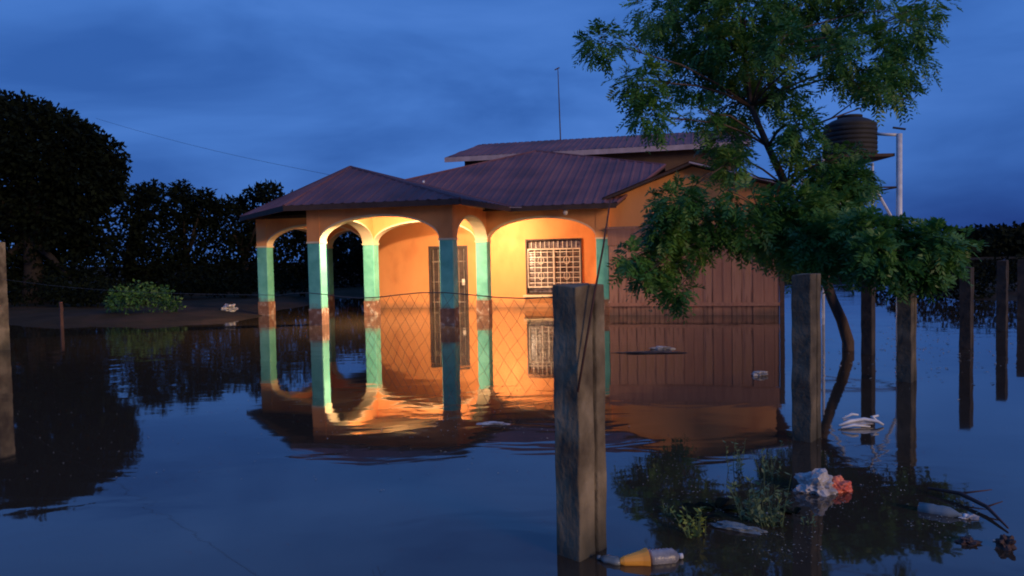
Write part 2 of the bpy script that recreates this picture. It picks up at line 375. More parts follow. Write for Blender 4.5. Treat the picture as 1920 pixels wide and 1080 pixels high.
tt = .5; Re = tuple(Ac[i] + (T_[i] - Ac[i]) * tt for i in range(3))
faces_main = [[Ac, Gc, Rr, T_]]
main = deck([Ac, Gc, Rr, T_], 'main_roof'); roof_face([Ac, Gc, Rr, T_], main)
BL, BR = (-2.95, 8.3, EH), (6.3, 8.3, EH)
for pl in ([BL, Ac, T_], [BR, BL, T_], [Rr, BR, T_]):
    d_ = deck(pl, 'rear_roof'); roof_face(pl, d_, sheet=1.6, ribs=4)
for pl in ([Ac, Bc, Pk], [Bc, Ec, Pk], [Ec, Fc, Pk]):
    d_ = deck(pl, 'porch_roof'); roof_face(pl, d_)
for pl in ([Re, Ac, Pk], [Fc, Re, Pk]):
    d_ = deck(pl, 'porch_roof', .03); roof_face(pl, d_)
def cap(a, b, name='ridge_cap', r=.05, m=None):
    q = MB(); q.tube([a, b], r, 6); return q.obj(name, m or M['roof'], house)
for a, b in ((Ac, Pk), (Bc, Pk), (Ec, Pk), (Fc, Pk), (Pk, Re), (Re, T_), (T_, Rr), (Gc, Rr)): cap(a, b, r=.035)
# fascia / gutters along the eaves
def fasc(a, b, h=.12, m=None, drop=.075, name='fascia'):
    a, b = Vector(a), Vector(b); u = (b - a).normalized(); v = Vector((u.y, -u.x, 0)) * .012
    q = MB(); z = Vector((0, 0, 1))
    for off in (0,):
        A_, B_ = a - z * .0, b - z * .0
        vs = [A_ + v * .2, B_ + v * .2, B_ + v * 1.6, A_ + v * 1.6]; vs = [p - z * (drop + h - .07) for p in vs] + [p + z * .004 for p in vs]
        q.add(vs, [(0, 1, 2, 3), (7, 6, 5, 4), (0, 4, 5, 1), (1, 5, 6, 2), (2, 6, 7, 3), (3, 7, 4, 0)])
    return q.obj(name, m or M['roof_dark'], house)
for a, b in ((Ac, Bc), (Bc, Ec), (Ec, Fc), (Fc, Gc)): fasc(a, b, .09)
fasc((2.75, -.62, EH), (3.55, -.47, EH - .02), .05, M['fascia'], .03, 'gutter')
# right wing gable roof: two slabs
for x0, z0, x1, z1, nm in ((5.15, 2.345, ga, 3.005, 'wing_roof'), (ga, 3.005, 8.78, 2.44, 'wing_roof')):
    q = MB(); f0, f1 = -.22, 6.5
    q.add([(x0, f0, z0), (x1, f0, z1), (x1, f1, z1), (x0, f1, z0), (x0, f0, z0 - .05), (x1, f0, z1 - .05), (x1, f1, z1 - .05), (x0, f1, z0 - .05)],
          [(0, 1, 2, 3), (7, 6, 5, 4), (0, 4, 5, 1), (1, 5, 6, 2), (2, 6, 7, 3), (3, 7, 4, 0)])
    d_ = q.obj(nm, M['roof_dark'], house)
    e0, e1 = ((x0, f1, z0), (x0, f0, z0)) if x0 < 6 else ((x1, f0, z1), (x1, f1, z1))
    o0, o1 = ((x1, f0, z1), (x1, f1, z1)) if x0 < 6 else ((x0, f1, z0), (x0, f0, z0))
    roof_face([e0, e1, o0, o1], d_, sheet=1.6)
q = MB(); q.tube([(ga - .06, -.23, 2.985), (8.79, -.235, 2.43)], .018, 6); q.obj('verge_flashing', M['fascia'], house)
# raised rear block with its own long roof
box('upper_wall', .25, 8.0, 6.25, 8.0, 2.0, 4.12, M['brownwall'], house)
for pl, nm in (([(-.25, 5.9, 4.2), (8.4, 5.9, 4.2), (8.4, 8.3, 4.9), (.15, 8.3, 4.9)], 'upper_roof'), ([(8.4, 10.5, 4.2), (-.25, 10.5, 4.2), (.15, 8.3, 4.9), (8.4, 8.3, 4.9)], 'upper_roof')):
    d_ = deck(pl, nm, .06); roof_face(pl, d_)
box('upper_fascia', -.25, 8.4, 5.87, 5.89, 4.06, 4.2, M['fascia'], house)
box('vent_pipe', 2.98, 3.03, 5.6, 5.65, 3.3, 3.95, M['fascia'], house)
# lamp holder under the front eave and small pale fittings
q = MB(); q.lathe([(.012, .10), (.035, .09), (.05, .045), (.042, .0), (.01, -.02)], 10, Matrix.Translation((4.42, -.34, 2.05))); q.obj('eave_lamp', M['winframe'], house, True)
q = MB(); q.lathe([(.01, 0), (.03, .01), (.03, .05), (.01, .06)], 8, Matrix.Translation((.9, 1.0, 2.95))); q.obj('roof_vent_cap', M['white'], house, True)

# door
q = MB(); q.box(DX0 + .002, DX0 + .06, 2.19, 2.33, -.62, DZ - .002); q.box(DX1 - .06, DX1 - .002, 2.19, 2.33, -.62, DZ - .002); q.box(DX0 + .06, DX1 - .06, 2.19, 2.33, DZ - .07, DZ - .002)
door = box('door', DX0 + .06, DX1 - .06, 2.27, 2.31, -.62, DZ - .07, M['door'], house)
q.obj('door_frame', M['door'], door)
for i in range(7):
    x = DX0 + .11 + i * (DX1 - DX0 - .22) / 6
    q = MB(); q.tube([(x, 2.235, -.6), (x, 2.235, DZ - .08)], .010, 6); q.obj('door_bar', M['dullbar'], door)
for z in (.12, .62, 1.12):
    q = MB(); q.box(DX0 + .062, DX1 - .062, 2.245, 2.262, z, z + .03); q.obj('door_rail', M['dullbar'], door)
q = MB(); q.box(DX1 - .16, DX1 - .09, 2.205, 2.225, .55, .70); q.tube([(DX1 - .125, 2.17, .62), (DX1 - .125, 2.21, .62)], .02, 8); q.obj('door_lock', M['bar'], door)
# window
q = MB(); f = .034
for b_ in ((WX0 + .002, WX0 + f, WZ0 + .002, WZ1 - .002), (WX1 - f, WX1 - .002, WZ0 + .002, WZ1 - .002)): q.box(b_[0], b_[1], 2.17, 2.32, b_[2], b_[3])
q.box(WX0 + f, WX1 - f, 2.17, 2.32, WZ1 - f, WZ1 - .002); q.box(WX0 + f, WX1 - f, 2.17, 2.32, WZ0 + .002, WZ0 + f)
win = q.obj('window', M['door'], house)
xm = (WX0 + WX1) / 2
q = MB(); q.box(WX0 + f, WX1 - f, 2.20, 2.30, 1.37, 1.40); q.obj('transom_bar', M['winframe'], win)
q = MB(); q.box(WX0 + f, WX1 - f, 2.20, 2.30, .47, .50); q.obj('transom_bar', M['winframe'], win)
q = MB(); q.box(xm - .02, xm + .02, 2.20, 2.30, .50, 1.37); q.obj('mullion', M['winframe'], win)
for x in (WX0 + f + .015, WX1 - f - .015):
    q = MB(); q.box(x - .015, x + .015, 2.20, 2.30, .50, 1.37); q.obj('sash_stile', M['winframe'], win)
for x0, x1 in ((WX0 + f + .03, xm - .02), (xm + .02, WX1 - f - .03)):
    for i in range(7):   # louvre panes
        z = .515 + i * .122; q = MB()
        q.add([(x0, 2.245, z), (x1, 2.245, z), (x1, 2.285, z + .113), (x0, 2.285, z + .113), (x0, 2.251, z), (x1, 2.251, z), (x1, 2.291, z + .113), (x0, 2.291, z + .113)],
              [(0, 1, 2, 3), (7, 6, 5, 4), (0, 4, 5, 1), (1, 5, 6, 2), (2, 6, 7, 3), (3, 7, 4, 0)])
        q.obj('pane', M['glass'], win)
for z0, z1 in ((1.40, 1.58), (.35, .47)):
    q = MB(); q.box(WX0 + f, WX1 - f, 2.255, 2.262, z0 + .001, z1 - .001); q.obj('pane', M['glass'], win)
q = MB()
zz = [.575 + i * .122 for i in range(7)]
for z in zz: q = MB(); q.box(WX0 + f + .03, WX1 - f - .03, 2.222, 2.232, z, z + .016); q.obj('grille_bar', M['bar'], win)
for i in range(1, 8):
    if i == 4: continue
    x = WX0 + f + .03 + i * (WX1 - WX0 - 2 * f - .06) / 8; q = MB(); q.box(x - .007, x + .007, 2.208, 2.219, .50, 1.37); q.obj('grille_bar', M['bar'], win)
for i in range(1, 12):
    x = WX0 + f + i * (WX1 - WX0 - 2 * f) / 12; q = MB(); q.box(x - .006, x + .006, 2.222, 2.234, 1.41, 1.575); q.obj('grille_bar', M['bar'], win)
for sx in (-1, 1):
    for i, zc in enumerate((.75, 1.12)):
        q = MB(); cx = xm + sx * .31
        q.tube([(cx + .07 * math.cos(a), 2.20, zc + .09 * math.sin(a)) for a in np.linspace(0, 2 * math.pi, 13)], .009, 5); q.obj('grille_scroll', M['bar'], win)
box('window_sill', WX0 - .06, WX1 + .06, 2.12, 2.198, WZ0 - .05, WZ0, M['cream'], house)

# lamps (lit bulbs on the two ceilings)
em = bpy.data.materials.new('lit_bulb'); em.use_nodes = True; t = em.node_tree; t.nodes.clear()
o_ = N(t, 'ShaderNodeOutputMaterial'); e_ = N(t, 'ShaderNodeEmission'); e_.inputs['Color'].default_value = (1, .68, .42, 1); e_.inputs['Strength'].default_value = 1500
t.links.new(e_.outputs[0], o_.inputs['Surface']); M['bulb'] = em
em2 = em.copy(); M['bulb2'] = em2
for m_, p_ in ((em, 8500), (em2, 3000)): m_.node_tree.nodes['Emission'].inputs['Strength'].default_value = p_
for (s, k, bm_) in ((1.35, -1.85, 'bulb'), (2.58, 1.12, 'bulb2')):
    q = MB(); q.lathe([(.075, TOP - .001), (.08, TOP - .012), (.06, TOP - .024)], 14, Matrix.Translation((s, k, 0))); h = q.obj('lamp_base', M['winframe'], house)
    q = MB(); q.lathe([(.058, TOP - .0245), (.055, TOP - .045), (.038, TOP - .062), (.012, TOP - .07)], 14, Matrix.Translation((s, k, 0))); q.obj('lit_globe', M[bm_], h, True)

# antenna on the rear roof
ab = at(1051, 262, hw(2.9, 8.3).y); ab.z = 4.9
am = empty('antenna_mast', ab); tag(am, 'thin tall antenna mast rising from the highest roof ridge', 'antenna')
top = at(1046, 128, am.location.y); hh = top.z - 4.9; ln = (top.x - am.location.x)
q = MB(); q.tube([(0, 0, -.03), (ln * .5, 0, hh * .5), (ln, 0, hh)], [.022, .018, .012], 6); q.obj('mast', M['boarddark'], am)
q = MB(); q.tube([(ln - .10, 0, hh - .05), (ln + .05, 0, hh + .02)], .02, 6); q.obj('antenna_head', M['boarddark'], am)

# board enclosure in front of the wing
bs = empty('board_shed', hw(6.85, -.2, 0), TH)
tag(bs, 'shed wall of weathered reddish vertical boards standing in the water right of the porch', 'shed')
x = -1.58; i = 0
while x < 1.63:
    wd = random.uniform(.165, .215); wd = min(wd, 1.66 - x); dy = random.uniform(-.016, .010); tl = random.uniform(-.006, .006)
    q = MB(); z1 = 1.395 + random.uniform(-.004, .0); q.box(0, wd - .005, -.012, .012, -.62, z1); o = q.obj('board', random.choice([M['board'], M['board2'], M['board']]), bs)
    o.location = (x, dy, 0); o.rotation_euler = (0, 0, tl * 4)
    q = MB() if i % 1 else MB(); x += wd; i += 1
box('rail', -1.6, 1.66, -.045, -.016 - .010, .18, .25, M['board2'], bs).location.y = -.012
box('top_plank', -1.6, 1.66, -.03, .02, 1.40, 1.725, M['board2'], bs)
box('top_rail', -1.62, 1.68, -.04, .03, 1.728, 1.775, M['board'], bs)
box('backing_panel', -1.58, 1.62, .03, .04, -.62, 1.39, M['boarddark'], bs)
box('corner_post', 1.665, 1.745, -.04, .04, -.62, 1.725, M['boarddark'], bs)

# ------------------------------------------------------------------ concrete fence posts
rdir = Vector((.66, .75, 0)).normalized(); RZ = math.atan2(rdir.y, rdir.x)
def post(p, h, label, a=.19, b=.12, groove=True, rz=RZ, lean=(0, 0), group='concrete fence posts in the floodwater', m=None, seed=0):
    prof = [(-a / 2, -b / 2)]
    if groove: prof += [(.012, -b / 2), (.018, -b / 2 + .022), (.030, -b / 2 + .022), (.036, -b / 2)]
    prof += [(a / 2, -b / 2), (a / 2, b / 2), (-a / 2, b / 2)]
    # soften corners and roughen
    n = len(prof); vs, fs = [], []; zs_ = np.linspace(-.55, h, 26)
    rnd = random.Random(seed)
    for i, z in enumerate(zs_):
        for j, (x, y) in enumerate(prof):
            nn = noise.noise(Vector((x * 9 + seed * 7, y * 9, z * 7))) * .007; nn2 = noise.noise(Vector((x * 9 + 50, y * 9 + seed * 3, z * 7))) * .007
            vs.append((x + nn, y + nn2, z + (rnd.uniform(-.012, .004) if i == len(zs_) - 1 else 0)))
    for i in range(len(zs_) - 1):
        for j in range(n): fs.append((i * n + j, i * n + (j + 1) % n, (i + 1) * n + (j + 1) % n, (i + 1) * n + j))
    fs.append(tuple(range((len(zs_) - 1) * n, len(zs_) * n)))
    o = link('fence_post', vs, fs, m or M['concrete']); o.location = p; o.rotation_euler = (lean[0], lean[1], rz)
    md = o.modifiers.new('bevel', 'BEVEL'); md.width = .008; md.segments = 2; md.limit_method = 'ANGLE'; md.angle_limit = R(60)
    tag(o, label, 'post', group); return o
p1 = onwater(1092, 1033)
P1 = post(p1, 1.09, 'large grooved concrete post nearest the camera in front of the shed', seed=1)
row = [(1513, 822, 1.06, 'dark concrete post right of the shed, beside the leaning tree trunk'),
       (1700, 714, 1.03, 'concrete post below the low right branches, next after the tall white pipe'),
       (1812, 652, .98, 'concrete post at far right with its long reflection in open water'),
       (1879, 620, 1.02, 'small distant post between the long-reflection post and the right edge'),
       (1916, 597, 1.0, 'farthest post of the row at the right edge of the picture')]
for i, (px, py, h, lb) in enumerate(row): post(onwater(px, py), h, lb, seed=i + 2, m=M['dark_post'] if i > 1 else M['mid_post'])
post(onwater(1628, 664), 1.05, 'slim brown post between the tree trunk and the white pipe', a=.15, b=.12, groove=False, seed=9, m=M['dark_post'])
pl = onwater(3, 656); post(pl, 1.58, 'pale concrete post cut by the left edge of the picture', seed=10, groove=False)
post(onwater(116, 612), .5, 'short thin stake in the dark water left of the bank', a=.06, b=.06, groove=False, seed=12, m=M['stick'])

# chain-link netting hanging from a wire between the near post and the left post
fe = empty('chain_link_fence', (p1.x, p1.y, 0)); tag(fe, 'sagging rusty chain-link netting hung left of the nearest concrete post', 'fence')
fd = (pl - p1); fd.z = 0; FL = fd.length; fd.normalize()
start = .10
def wz(t_): return 1.045 - .085 * math.sin(min(t_ / FL, 1) * math.pi) - .015 * math.sin(t_ * 5) * (t_ < 2.6)
q = MB(); q.tube([fd * t_ + Vector((0, 0, wz(t_))) for t_ in np.linspace(start, FL, 60)], [.0026 if t_ < 2.2 else .0017 for t_ in np.linspace(start, FL, 60)], 5); q.obj('top_wire', M['wire'], fe)
q = MB(); dx = .042; cols = 35; rows = 13
def netp(i, j):
    t_ = start + .01 + i * dx + .006 * math.sin(j * 1.1 + i * .3); z0 = wz(t_)
    z = z0 - j * (.044 + .004 * math.sin(i * .13)) + .008 * math.sin(i * .7 + j * .5)
    o = Vector((fd.y, -fd.x, 0)) * (.035 * math.sin(i * .17 + j * .21) * (j / rows))
    return fd * t_ + o + Vector((0, 0, z))
for i in range(cols):
    lim = rows if i < 34 else max(3, rows - (i - 34) // 2 - random.choice([0, 0, 1]))
    if i < 40 and random.random() < .1: lim -= 3
    pts = [netp(i + (j % 2), j) for j in range(lim)]
    if i % 2 == 0: q.tube(pts, .0011, 4, cap=False)
    else: q.tube([netp(i + (1 if j % 2 else 0), j) for j in range(lim)] if False else [netp(i + 1 - (j % 2), j) for j in range(lim)], .0011, 4, cap=False) if i % 2 else None
tag(q.obj('wire_netting', M['wire'], fe), kind='stuff')

# leaning stick at the near post
st = MB(); a_, b_ = at(1113, 560, p1.y - .09), at(1145, 372, p1.y - .02)
st.tube([a_ + (a_ - b_) * .9, a_, a_.lerp(b_, .5) + Vector((.003, 0, 0)), b_], [.005, .005, .0042, .003], 6)
tag(st.obj('stick', M['stick'], smooth=True), 'thin dark reddish stick leaning up behind the top of the nearest post', 'stick')

# ------------------------------------------------------------------ foliage helpers
def leaf_quads(cen, dirs, nrm, L, W):
    """rhombic leaves: cen, dirs (unit), nrm (unit) arrays; L, W arrays"""
    side = np.cross(dirs, nrm); side /= np.linalg.norm(side, axis=1)[:, None] + 1e-9
    p0 = cen; p1_ = cen + dirs * (L * .45)[:, None] + side * (W / 2)[:, None]; p2 = cen + dirs * L[:, None]; p3 = cen + dirs * (L * .45)[:, None] - side * (W / 2)[:, None]
    V = np.stack([p0, p1_, p2, p3], 1).reshape(-1, 3); F = np.arange(len(V)).reshape(-1, 4)
    return V, F
def unit(a): return a / (np.linalg.norm(a, axis=1)[:, None] + 1e-9)
rg = np.random.default_rng(11)
def sprigs(cen, rad, count, size=.24, nl=7, leafL=.062, leafW=.021, down=.35, squash=(1, 1, 1)):
    """pinnate leaves (rachis with paired leaflets) filling a ball"""
    d = unit(rg.normal(size=(count, 3))); r = rad * rg.uniform(.25, 1, count) ** .6
    base = np.array(cen) + d * r[:, None] * np.array(squash)
    dirn = unit(d * .9 + rg.normal(size=(count, 3)) * .45 + np.array([0, 0, -down]))
    up = unit(rg.normal(size=(count, 3)) * .4 + np.array([0, -.25, 1])); side = unit(np.cross(dirn, up)); up = np.cross(side, dirn)
    sz = size * rg.uniform(.6, 1.2, count); Vs = []
    for i in range(nl):
        f_ = (i + .8) / nl; droop = np.array([0, 0, -1]) * (f_ ** 2 * .35 * sz)[:, None]
        p = base + dirn * (sz * f_)[:, None] + droop
        for sg in (-1, 1):
            ld = unit(side * sg + dirn * .65 + rg.normal(size=(count, 3)) * .15 + np.array([0, 0, -.25]))
            ll = leafL * (1.05 - abs(f_ - .5) * .6) * rg.uniform(.8, 1.2, count)
            v_, _ = leaf_quads(p, ld, unit(up + rg.normal(size=(count, 3)) * .25), ll, ll * leafW / leafL); Vs.append(v_)
    return np.concatenate(Vs)
def crown_obj(name, Vs, m, parent, label=None):
    V = np.concatenate(Vs); F = np.arange(len(V)).reshape(-1, 4)
    return link_np(name, V, F, m, parent)

# ------------------------------------------------------------------ the young tree on the right
tr_loc = onwater(1590, 655)
tree = empty('tree', tr_loc); tag(tree, 'young feathery-leaved tree leaning over the flood between shed and water tank', 'tree')
TRK = [(1592, 668, 9.0, .075), (1590, 640, 9.0, .07), (1578, 600, 8.95, .064), (1560, 560, 8.9, .06), (1540, 500, 8.8, .055), (1512, 430, 8.7, .055), (1476, 352, 8.7, .048), (1440, 275, 8.8, .038), (1408, 200, 8.9, .03), (1398, 110, 9.0, .022), (1395, 20, 9.1, .014)]
tp = [at(a, b_, y) - tr_loc for a, b_, y, r in TRK]; tp[0].z = -.5; tp[0].x = tp[1].x; rr_ = [t_[3] for t_ in TRK]
q = MB(); q.tube(tp, rr_, 9); trunk = q.obj('trunk', M['bark'], tree, True)
CL = [(1130, 78, 44, .9), (1200, 150, 50, 1), (1218, 215, 42, 1), (1285, 50, 80, 1), (1300, 140, 62, .9), (1312, 212, 34, .8), (1240, 20, 60, .7), (1400, 110, 80, 1), (1390, 20, 90, 1),
      (1385, 195, 55, 1), (1450, 150, 50, .7), (1530, 30, 80, 1), (1490, -30, 80, 1), (1620, 110, 72, 1), (1700, 120, 52, 1), (1700, 55, 50, .9), (1570, 90, 45, .6), (1650, 155, 42, 1),
      (1690, 175, 30, .9), (1740, 5, 45, .8), (1640, 15, 55, .5), (1470, 70, 50, .8), (1600, -50, 80, 1), (1340, -70, 90, 1),
      (1362, 262, 42, 1.2), (1372, 308, 36, 1), (1500, 240, 46, .9), (1485, 285, 34, .7), (1570, 305, 34, .8), (1605, 325, 38, 1), (1550, 330, 48, 1.2), (1600, 350, 40, .9),
      (1265, 375, 42, 1.2), (1300, 350, 22, .8), (1325, 415, 46, 1.2), (1250, 430, 44, 1.2), (1400, 430, 42, 1), (1385, 370, 40, .35), (1185, 482, 32, .9), (1245, 490, 42, 1.2), (1268, 545, 26, 1),
      (1205, 515, 24, .7), (1450, 455, 34, .9), (1450, 395, 44, 1.2), (1500, 400, 60, 1.3), (1570, 400, 50, 1.2), (1540, 455, 50, 1.1), (1620, 430, 46, 1.2), (1640, 470, 40, 1.1), (1700, 455, 44, 1.3), (1755, 450, 38, 1.2), (1740, 490, 28, 1), (1560, 440, 40, 1), (1660, 430, 34, .9), (1800, 455, 22, 1), (1680, 490, 26, .9), (1775, 500, 18, .6),
      (1588, 290, 32, .55), (1500, 480, 34, 1), (1560, 492, 26, .9), (1620, 500, 28, 1), (1690, 505, 28, 1), (1740, 508, 26, 1), (1480, 440, 50, 1.2), (1555, 350, 46, 1.2), (1310, 470, 24, .7), (1480, 175, 40, .8), (1350, 90, 70, .8)]
Vs = []; bq = MB(); tw = [p + tr_loc for p in tp]
for (px, py, rp, dens) in CL:
    if py < 240: Yc = 8.9 + rg.uniform(-.9, .9)
    elif py < 360: Yc = 8.5 + rg.uniform(-.5, .5)
    elif px > 1600: Yc = 6.5 + rg.uniform(-.2, .3)
    elif px < 1420: Yc = 7.2 + rg.uniform(-.3, .3)
    else: Yc = 7.4 + rg.uniform(-.3, .8)
    c = at(px, py, Yc); rad = rp * Yc / 1400
    n_ = int((112 if py < 240 else 140) * dens * (rp / 50) ** 2)
    Vs.append(sprigs(c - tr_loc, max(rad - .06, .05), n_, size=.20 * (Yc / 8.9) ** .5, leafL=.078, leafW=.026, squash=(1, 1.1, .9)))
    # a branch from the trunk to this cluster
    best = min(tw[(5 if px < 1420 else 4):-1], key=lambda p_: (p_ - c).length + max(0, p_.z - c.z + .15) * 1.5)
    i_ = tw.index(best); mid = best.lerp(c, .5) + Vector((0, 0, .08 if c.z > best.z else .28)) + Vector(rg.normal(size=3) * .07)
    r0 = min(rr_[i_] * .55, .022 if rp > 45 else .014)
    pts = [best - tr_loc, best.lerp(mid, .5) + Vector((0, 0, .03)) - tr_loc, mid - tr_loc, mid.lerp(c, .5) - tr_loc, c - tr_loc]
    bq.tube(pts, [r0, r0 * .85, r0 * .7, r0 * .5, r0 * .3], 5)
    for _ in range(3):
        e = c + Vector(rg.normal(size=3)).normalized() * rad * .9; bq.tube([pts[3], (pts[3] + (e - tr_loc)) / 2 + Vector((0, 0, .02)), e - tr_loc], [r0 * .4, r0 * .3, .003], 4)
bq.obj('branches', M['bark'], trunk, True)
tag(crown_obj('crown', Vs, M['leaf'], tree), kind='stuff')

# ------------------------------------------------------------------ dark trees on the left and behind
def blob_tree(name, loc, clusters, trunk_r, th, label, leaf=.155, per=420, m='leafdark', group=None, cat='tree', stems=1):
    o = empty(name, loc); tag(o, label, cat, group)
    Vs = []; bq = MB()
    for (dx_, dy_, z, r_) in clusters:
        n_ = int(per * (r_ ** 1.6)) + 60
        d = unit(rg.normal(size=(n_, 3))); rr2 = r_ * rg.uniform(.1, 1.12, n_) ** .55
        nz = 1 + .25 * np.sin(d[:, 0] * 5 + dx_) * np.sin(d[:, 2] * 6 + z * 2)
        p = np.array([dx_, dy_, z]) + d * (rr2 * nz)[:, None] * np.array([1, 1, .85])
        dd = unit(d + rg.normal(size=(n_, 3)) * .8 + np.array([0, 0, -.3])); L_ = leaf * rg.uniform(.6, 1.5, n_)
        v_, _ = leaf_quads(p, dd, unit(rg.normal(size=(n_, 3))), L_, L_ * .55); Vs.append(v_)
        bq.tube([(0, 0, th * .6), (dx_ * .5, dy_ * .5, (th * .6 + z) / 2 + .1), (dx_, dy_, z)], [trunk_r * .5, trunk_r * .35, trunk_r * .1], 5)
    if th > .3:
        t2 = MB(); t2.tube([(0, 0, -.3), (trunk_r * .4, 0, th * .3), (0, 0, th * .65)], [trunk_r * 1.2, trunk_r, trunk_r * .6], 8); tk = t2.obj('trunk', M['darkbark'], o, True)
        bq.obj('branches', M['darkbark'], tk, True)
    tag(crown_obj('crown', Vs, M[m], o), kind='stuff'); return o
def crown_from_px(list_px, Yc, base, spread=.6):
    o = []
    for px, py, rp in list_px:
        y = Yc + rg.uniform(-spread, spread); c = at(px, py, y); o.append((c.x - base.x, c.y - base.y, c.z, rp * y / 1400))
    return o
def gz(p): return Vector((p.x, p.y, float(height(np.array(p.x), np.array(p.y)))))
b0 = gz(at(60, 560, 23.0))
big = [(10, 260, 75), (60, 270, 80), (115, 300, 80), (150, 345, 70), (185, 300, 45), (195, 360, 38), (205, 325, 30), (30, 350, 90), (90, 400, 85), (150, 420, 50), (20, 450, 90), (110, 470, 70), (165, 470, 40),
       (-70, 300, 100), (-90, 420, 110), (60, 225, 40), (120, 245, 35), (15, 210, 30), (160, 265, 30), (60, 530, 60), (140, 540, 50), (-40, 540, 80), (215, 375, 18), (170, 400, 25)]
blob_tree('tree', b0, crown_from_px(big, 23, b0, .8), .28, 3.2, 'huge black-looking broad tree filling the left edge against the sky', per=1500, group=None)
behind = [
 ([(266, 372, 22), (288, 366, 18), (290, 400, 45), (250, 410, 32), (240, 470, 55), (290, 480, 60), (230, 530, 40), (300, 540, 45)], 27, 240, 'dark tree right of the huge one, with a notched top', .16, 2.0),
 ([(340, 365, 22), (345, 400, 40), (385, 375, 16), (385, 410, 35), (360, 460, 60), (340, 520, 55), (400, 530, 50)], 28, 350, 'dark tree with two rounded tufts left of the house roof', .15, 2.0),
 ([(415, 395, 18), (448, 388, 16), (482, 370, 20), (508, 366, 20), (440, 430, 55), (500, 420, 50), (480, 480, 60), (430, 520, 50), (500, 530, 50)], 29, 460, 'dark flat-topped tree just behind the left eave of the house', .15, 2.0),
 ([(560, 420, 50), (600, 450, 55), (560, 490, 60), (620, 510, 55), (560, 545, 40), (650, 470, 50)], 31, 590, 'dark tree seen through the left arches of the porch', .15, 1.6),
 ([(700, 440, 50), (720, 490, 60), (680, 530, 50), (760, 480, 50)], 33, 710, 'dark tree hidden mostly behind the porch, seen beside its inner arch', .15, 1.6)]
for lst, Yc, bx, lb, trr, th in behind:
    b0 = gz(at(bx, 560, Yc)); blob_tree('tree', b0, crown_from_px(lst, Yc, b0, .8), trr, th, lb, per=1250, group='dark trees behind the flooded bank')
# low bushes on the bank
def bush(px, py, Yc, w_, h_, label, m='bush', n_=5, leaf=.10, per=900):
    b0 = gz(at(px, py, Yc)); cl = []
    for i in range(n_):
        x_ = (i / (n_ - 1) - .5) * w_ if n_ > 1 else 0; hh_ = h_ * (1 - .5 * abs(x_ / w_ * 2) ** 2)
        cl.append((x_, rg.uniform(-.2, .2), hh_ * .55, hh_ * .55))
    return blob_tree('bush', b0, cl, .03, 0, label, leaf=leaf, per=per, m=m, cat='bush', group='bushes and clumps on the banks')
bush(268, 590, 16.6, 1.3, .72, 'bright green rounded bush at the water edge on the left bank', leaf=.07, per=1500)
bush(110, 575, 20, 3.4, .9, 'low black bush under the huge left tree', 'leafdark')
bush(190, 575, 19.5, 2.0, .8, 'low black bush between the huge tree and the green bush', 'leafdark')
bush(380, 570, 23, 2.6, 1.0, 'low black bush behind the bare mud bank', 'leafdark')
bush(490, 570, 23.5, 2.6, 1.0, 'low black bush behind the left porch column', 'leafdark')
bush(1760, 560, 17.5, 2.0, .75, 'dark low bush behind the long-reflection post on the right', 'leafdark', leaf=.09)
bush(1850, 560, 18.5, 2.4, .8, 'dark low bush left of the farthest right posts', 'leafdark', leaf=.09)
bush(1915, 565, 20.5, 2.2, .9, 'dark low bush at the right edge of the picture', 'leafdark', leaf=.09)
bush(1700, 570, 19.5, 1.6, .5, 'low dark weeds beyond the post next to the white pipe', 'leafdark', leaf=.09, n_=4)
# far woodland across the water: one mass
n_ = 42000; fx = rg.uniform(-20, 170, n_); fy = rg.uniform(88, 108, n_)
top_ = 3.1 + .5 * np.sin(fx * .21) + .35 * np.sin(fx * .63 + 1) + .2 * np.sin(fx * 1.7) + (fy - 88) * .05
fz = top_ * .93 * rg.uniform(0, 1, n_) ** .8
L_ = rg.uniform(.5, .9, n_); v_, f_ = leaf_quads(np.stack([fx, fy, fz], 1), unit(rg.normal(size=(n_, 3))), unit(rg.normal(size=(n_, 3)) + np.array([0, -1.2, 0])), L_, L_ * .8)
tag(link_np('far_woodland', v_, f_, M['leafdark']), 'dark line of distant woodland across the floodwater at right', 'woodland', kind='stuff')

# power cable from the dark tree towards the house
q = MB(); a_, b_ = at(180, 222, 22.0), at(640, 332, 16.5)
q.tube([a_.lerp(b_, t_) - Vector((0, 0, .10 * math.sin(math.pi * t_))) for t_ in np.linspace(0, 1, 24)], .0034, 5)
tag(q.obj('power_cable', M['tank']), 'thin dark cable sagging through the sky from the left tree to the porch roof', 'cable')

# ------------------------------------------------------------------ water tank on its stand
YT = 12.6; tb = at(1594, 600, YT); tb.z = 0
tower = empty('tank_stand', tb); tag(tower, 'tall stand of white pipes carrying a black water tank, right of the tree', 'stand')
ztop = at(1594, 300, YT).z
for x_, y_ in ((-.62, -.4), (.62, -.4), (-.62, .5), (.62, .5)):
    zt = ztop + (.36 if x_ > 0 and y_ < 0 else 0)
    q = MB(); q.tube([(x_, y_, -.6), (x_, y_, zt)], .048 if x_ > 0 and y_ < 0 else .024, 8); q.obj('leg', M['white'], tower, True)
for z in (ztop - .5, 1.1):
    for (x0, y0, x1, y1) in ((-.62, -.4, .62, -.4), (-.62, .5, .62, .5), (.62, -.4, .62, .5), (-.62, -.4, -.62, .5)):
        q = MB(); q.tube([(x0, y0, z), (x1, y1, z)], .014, 6); q.obj('cross_bar', M['boarddark'], tower)
q = MB(); q.tube([(.22, -.4, ztop - .5), (.6, -.4, 1.55)], .022, 6); q.obj('brace', M['white'], tower)
q = MB(); q.tube([(-.2, -.4, ztop - .5), (-.6, -.4, 1.55)], .022, 6); q.obj('brace', M['white'], tower)
box('platform', -.56, .56, -.38, .5, ztop + .002, ztop + .05, M['boarddark'], tower)
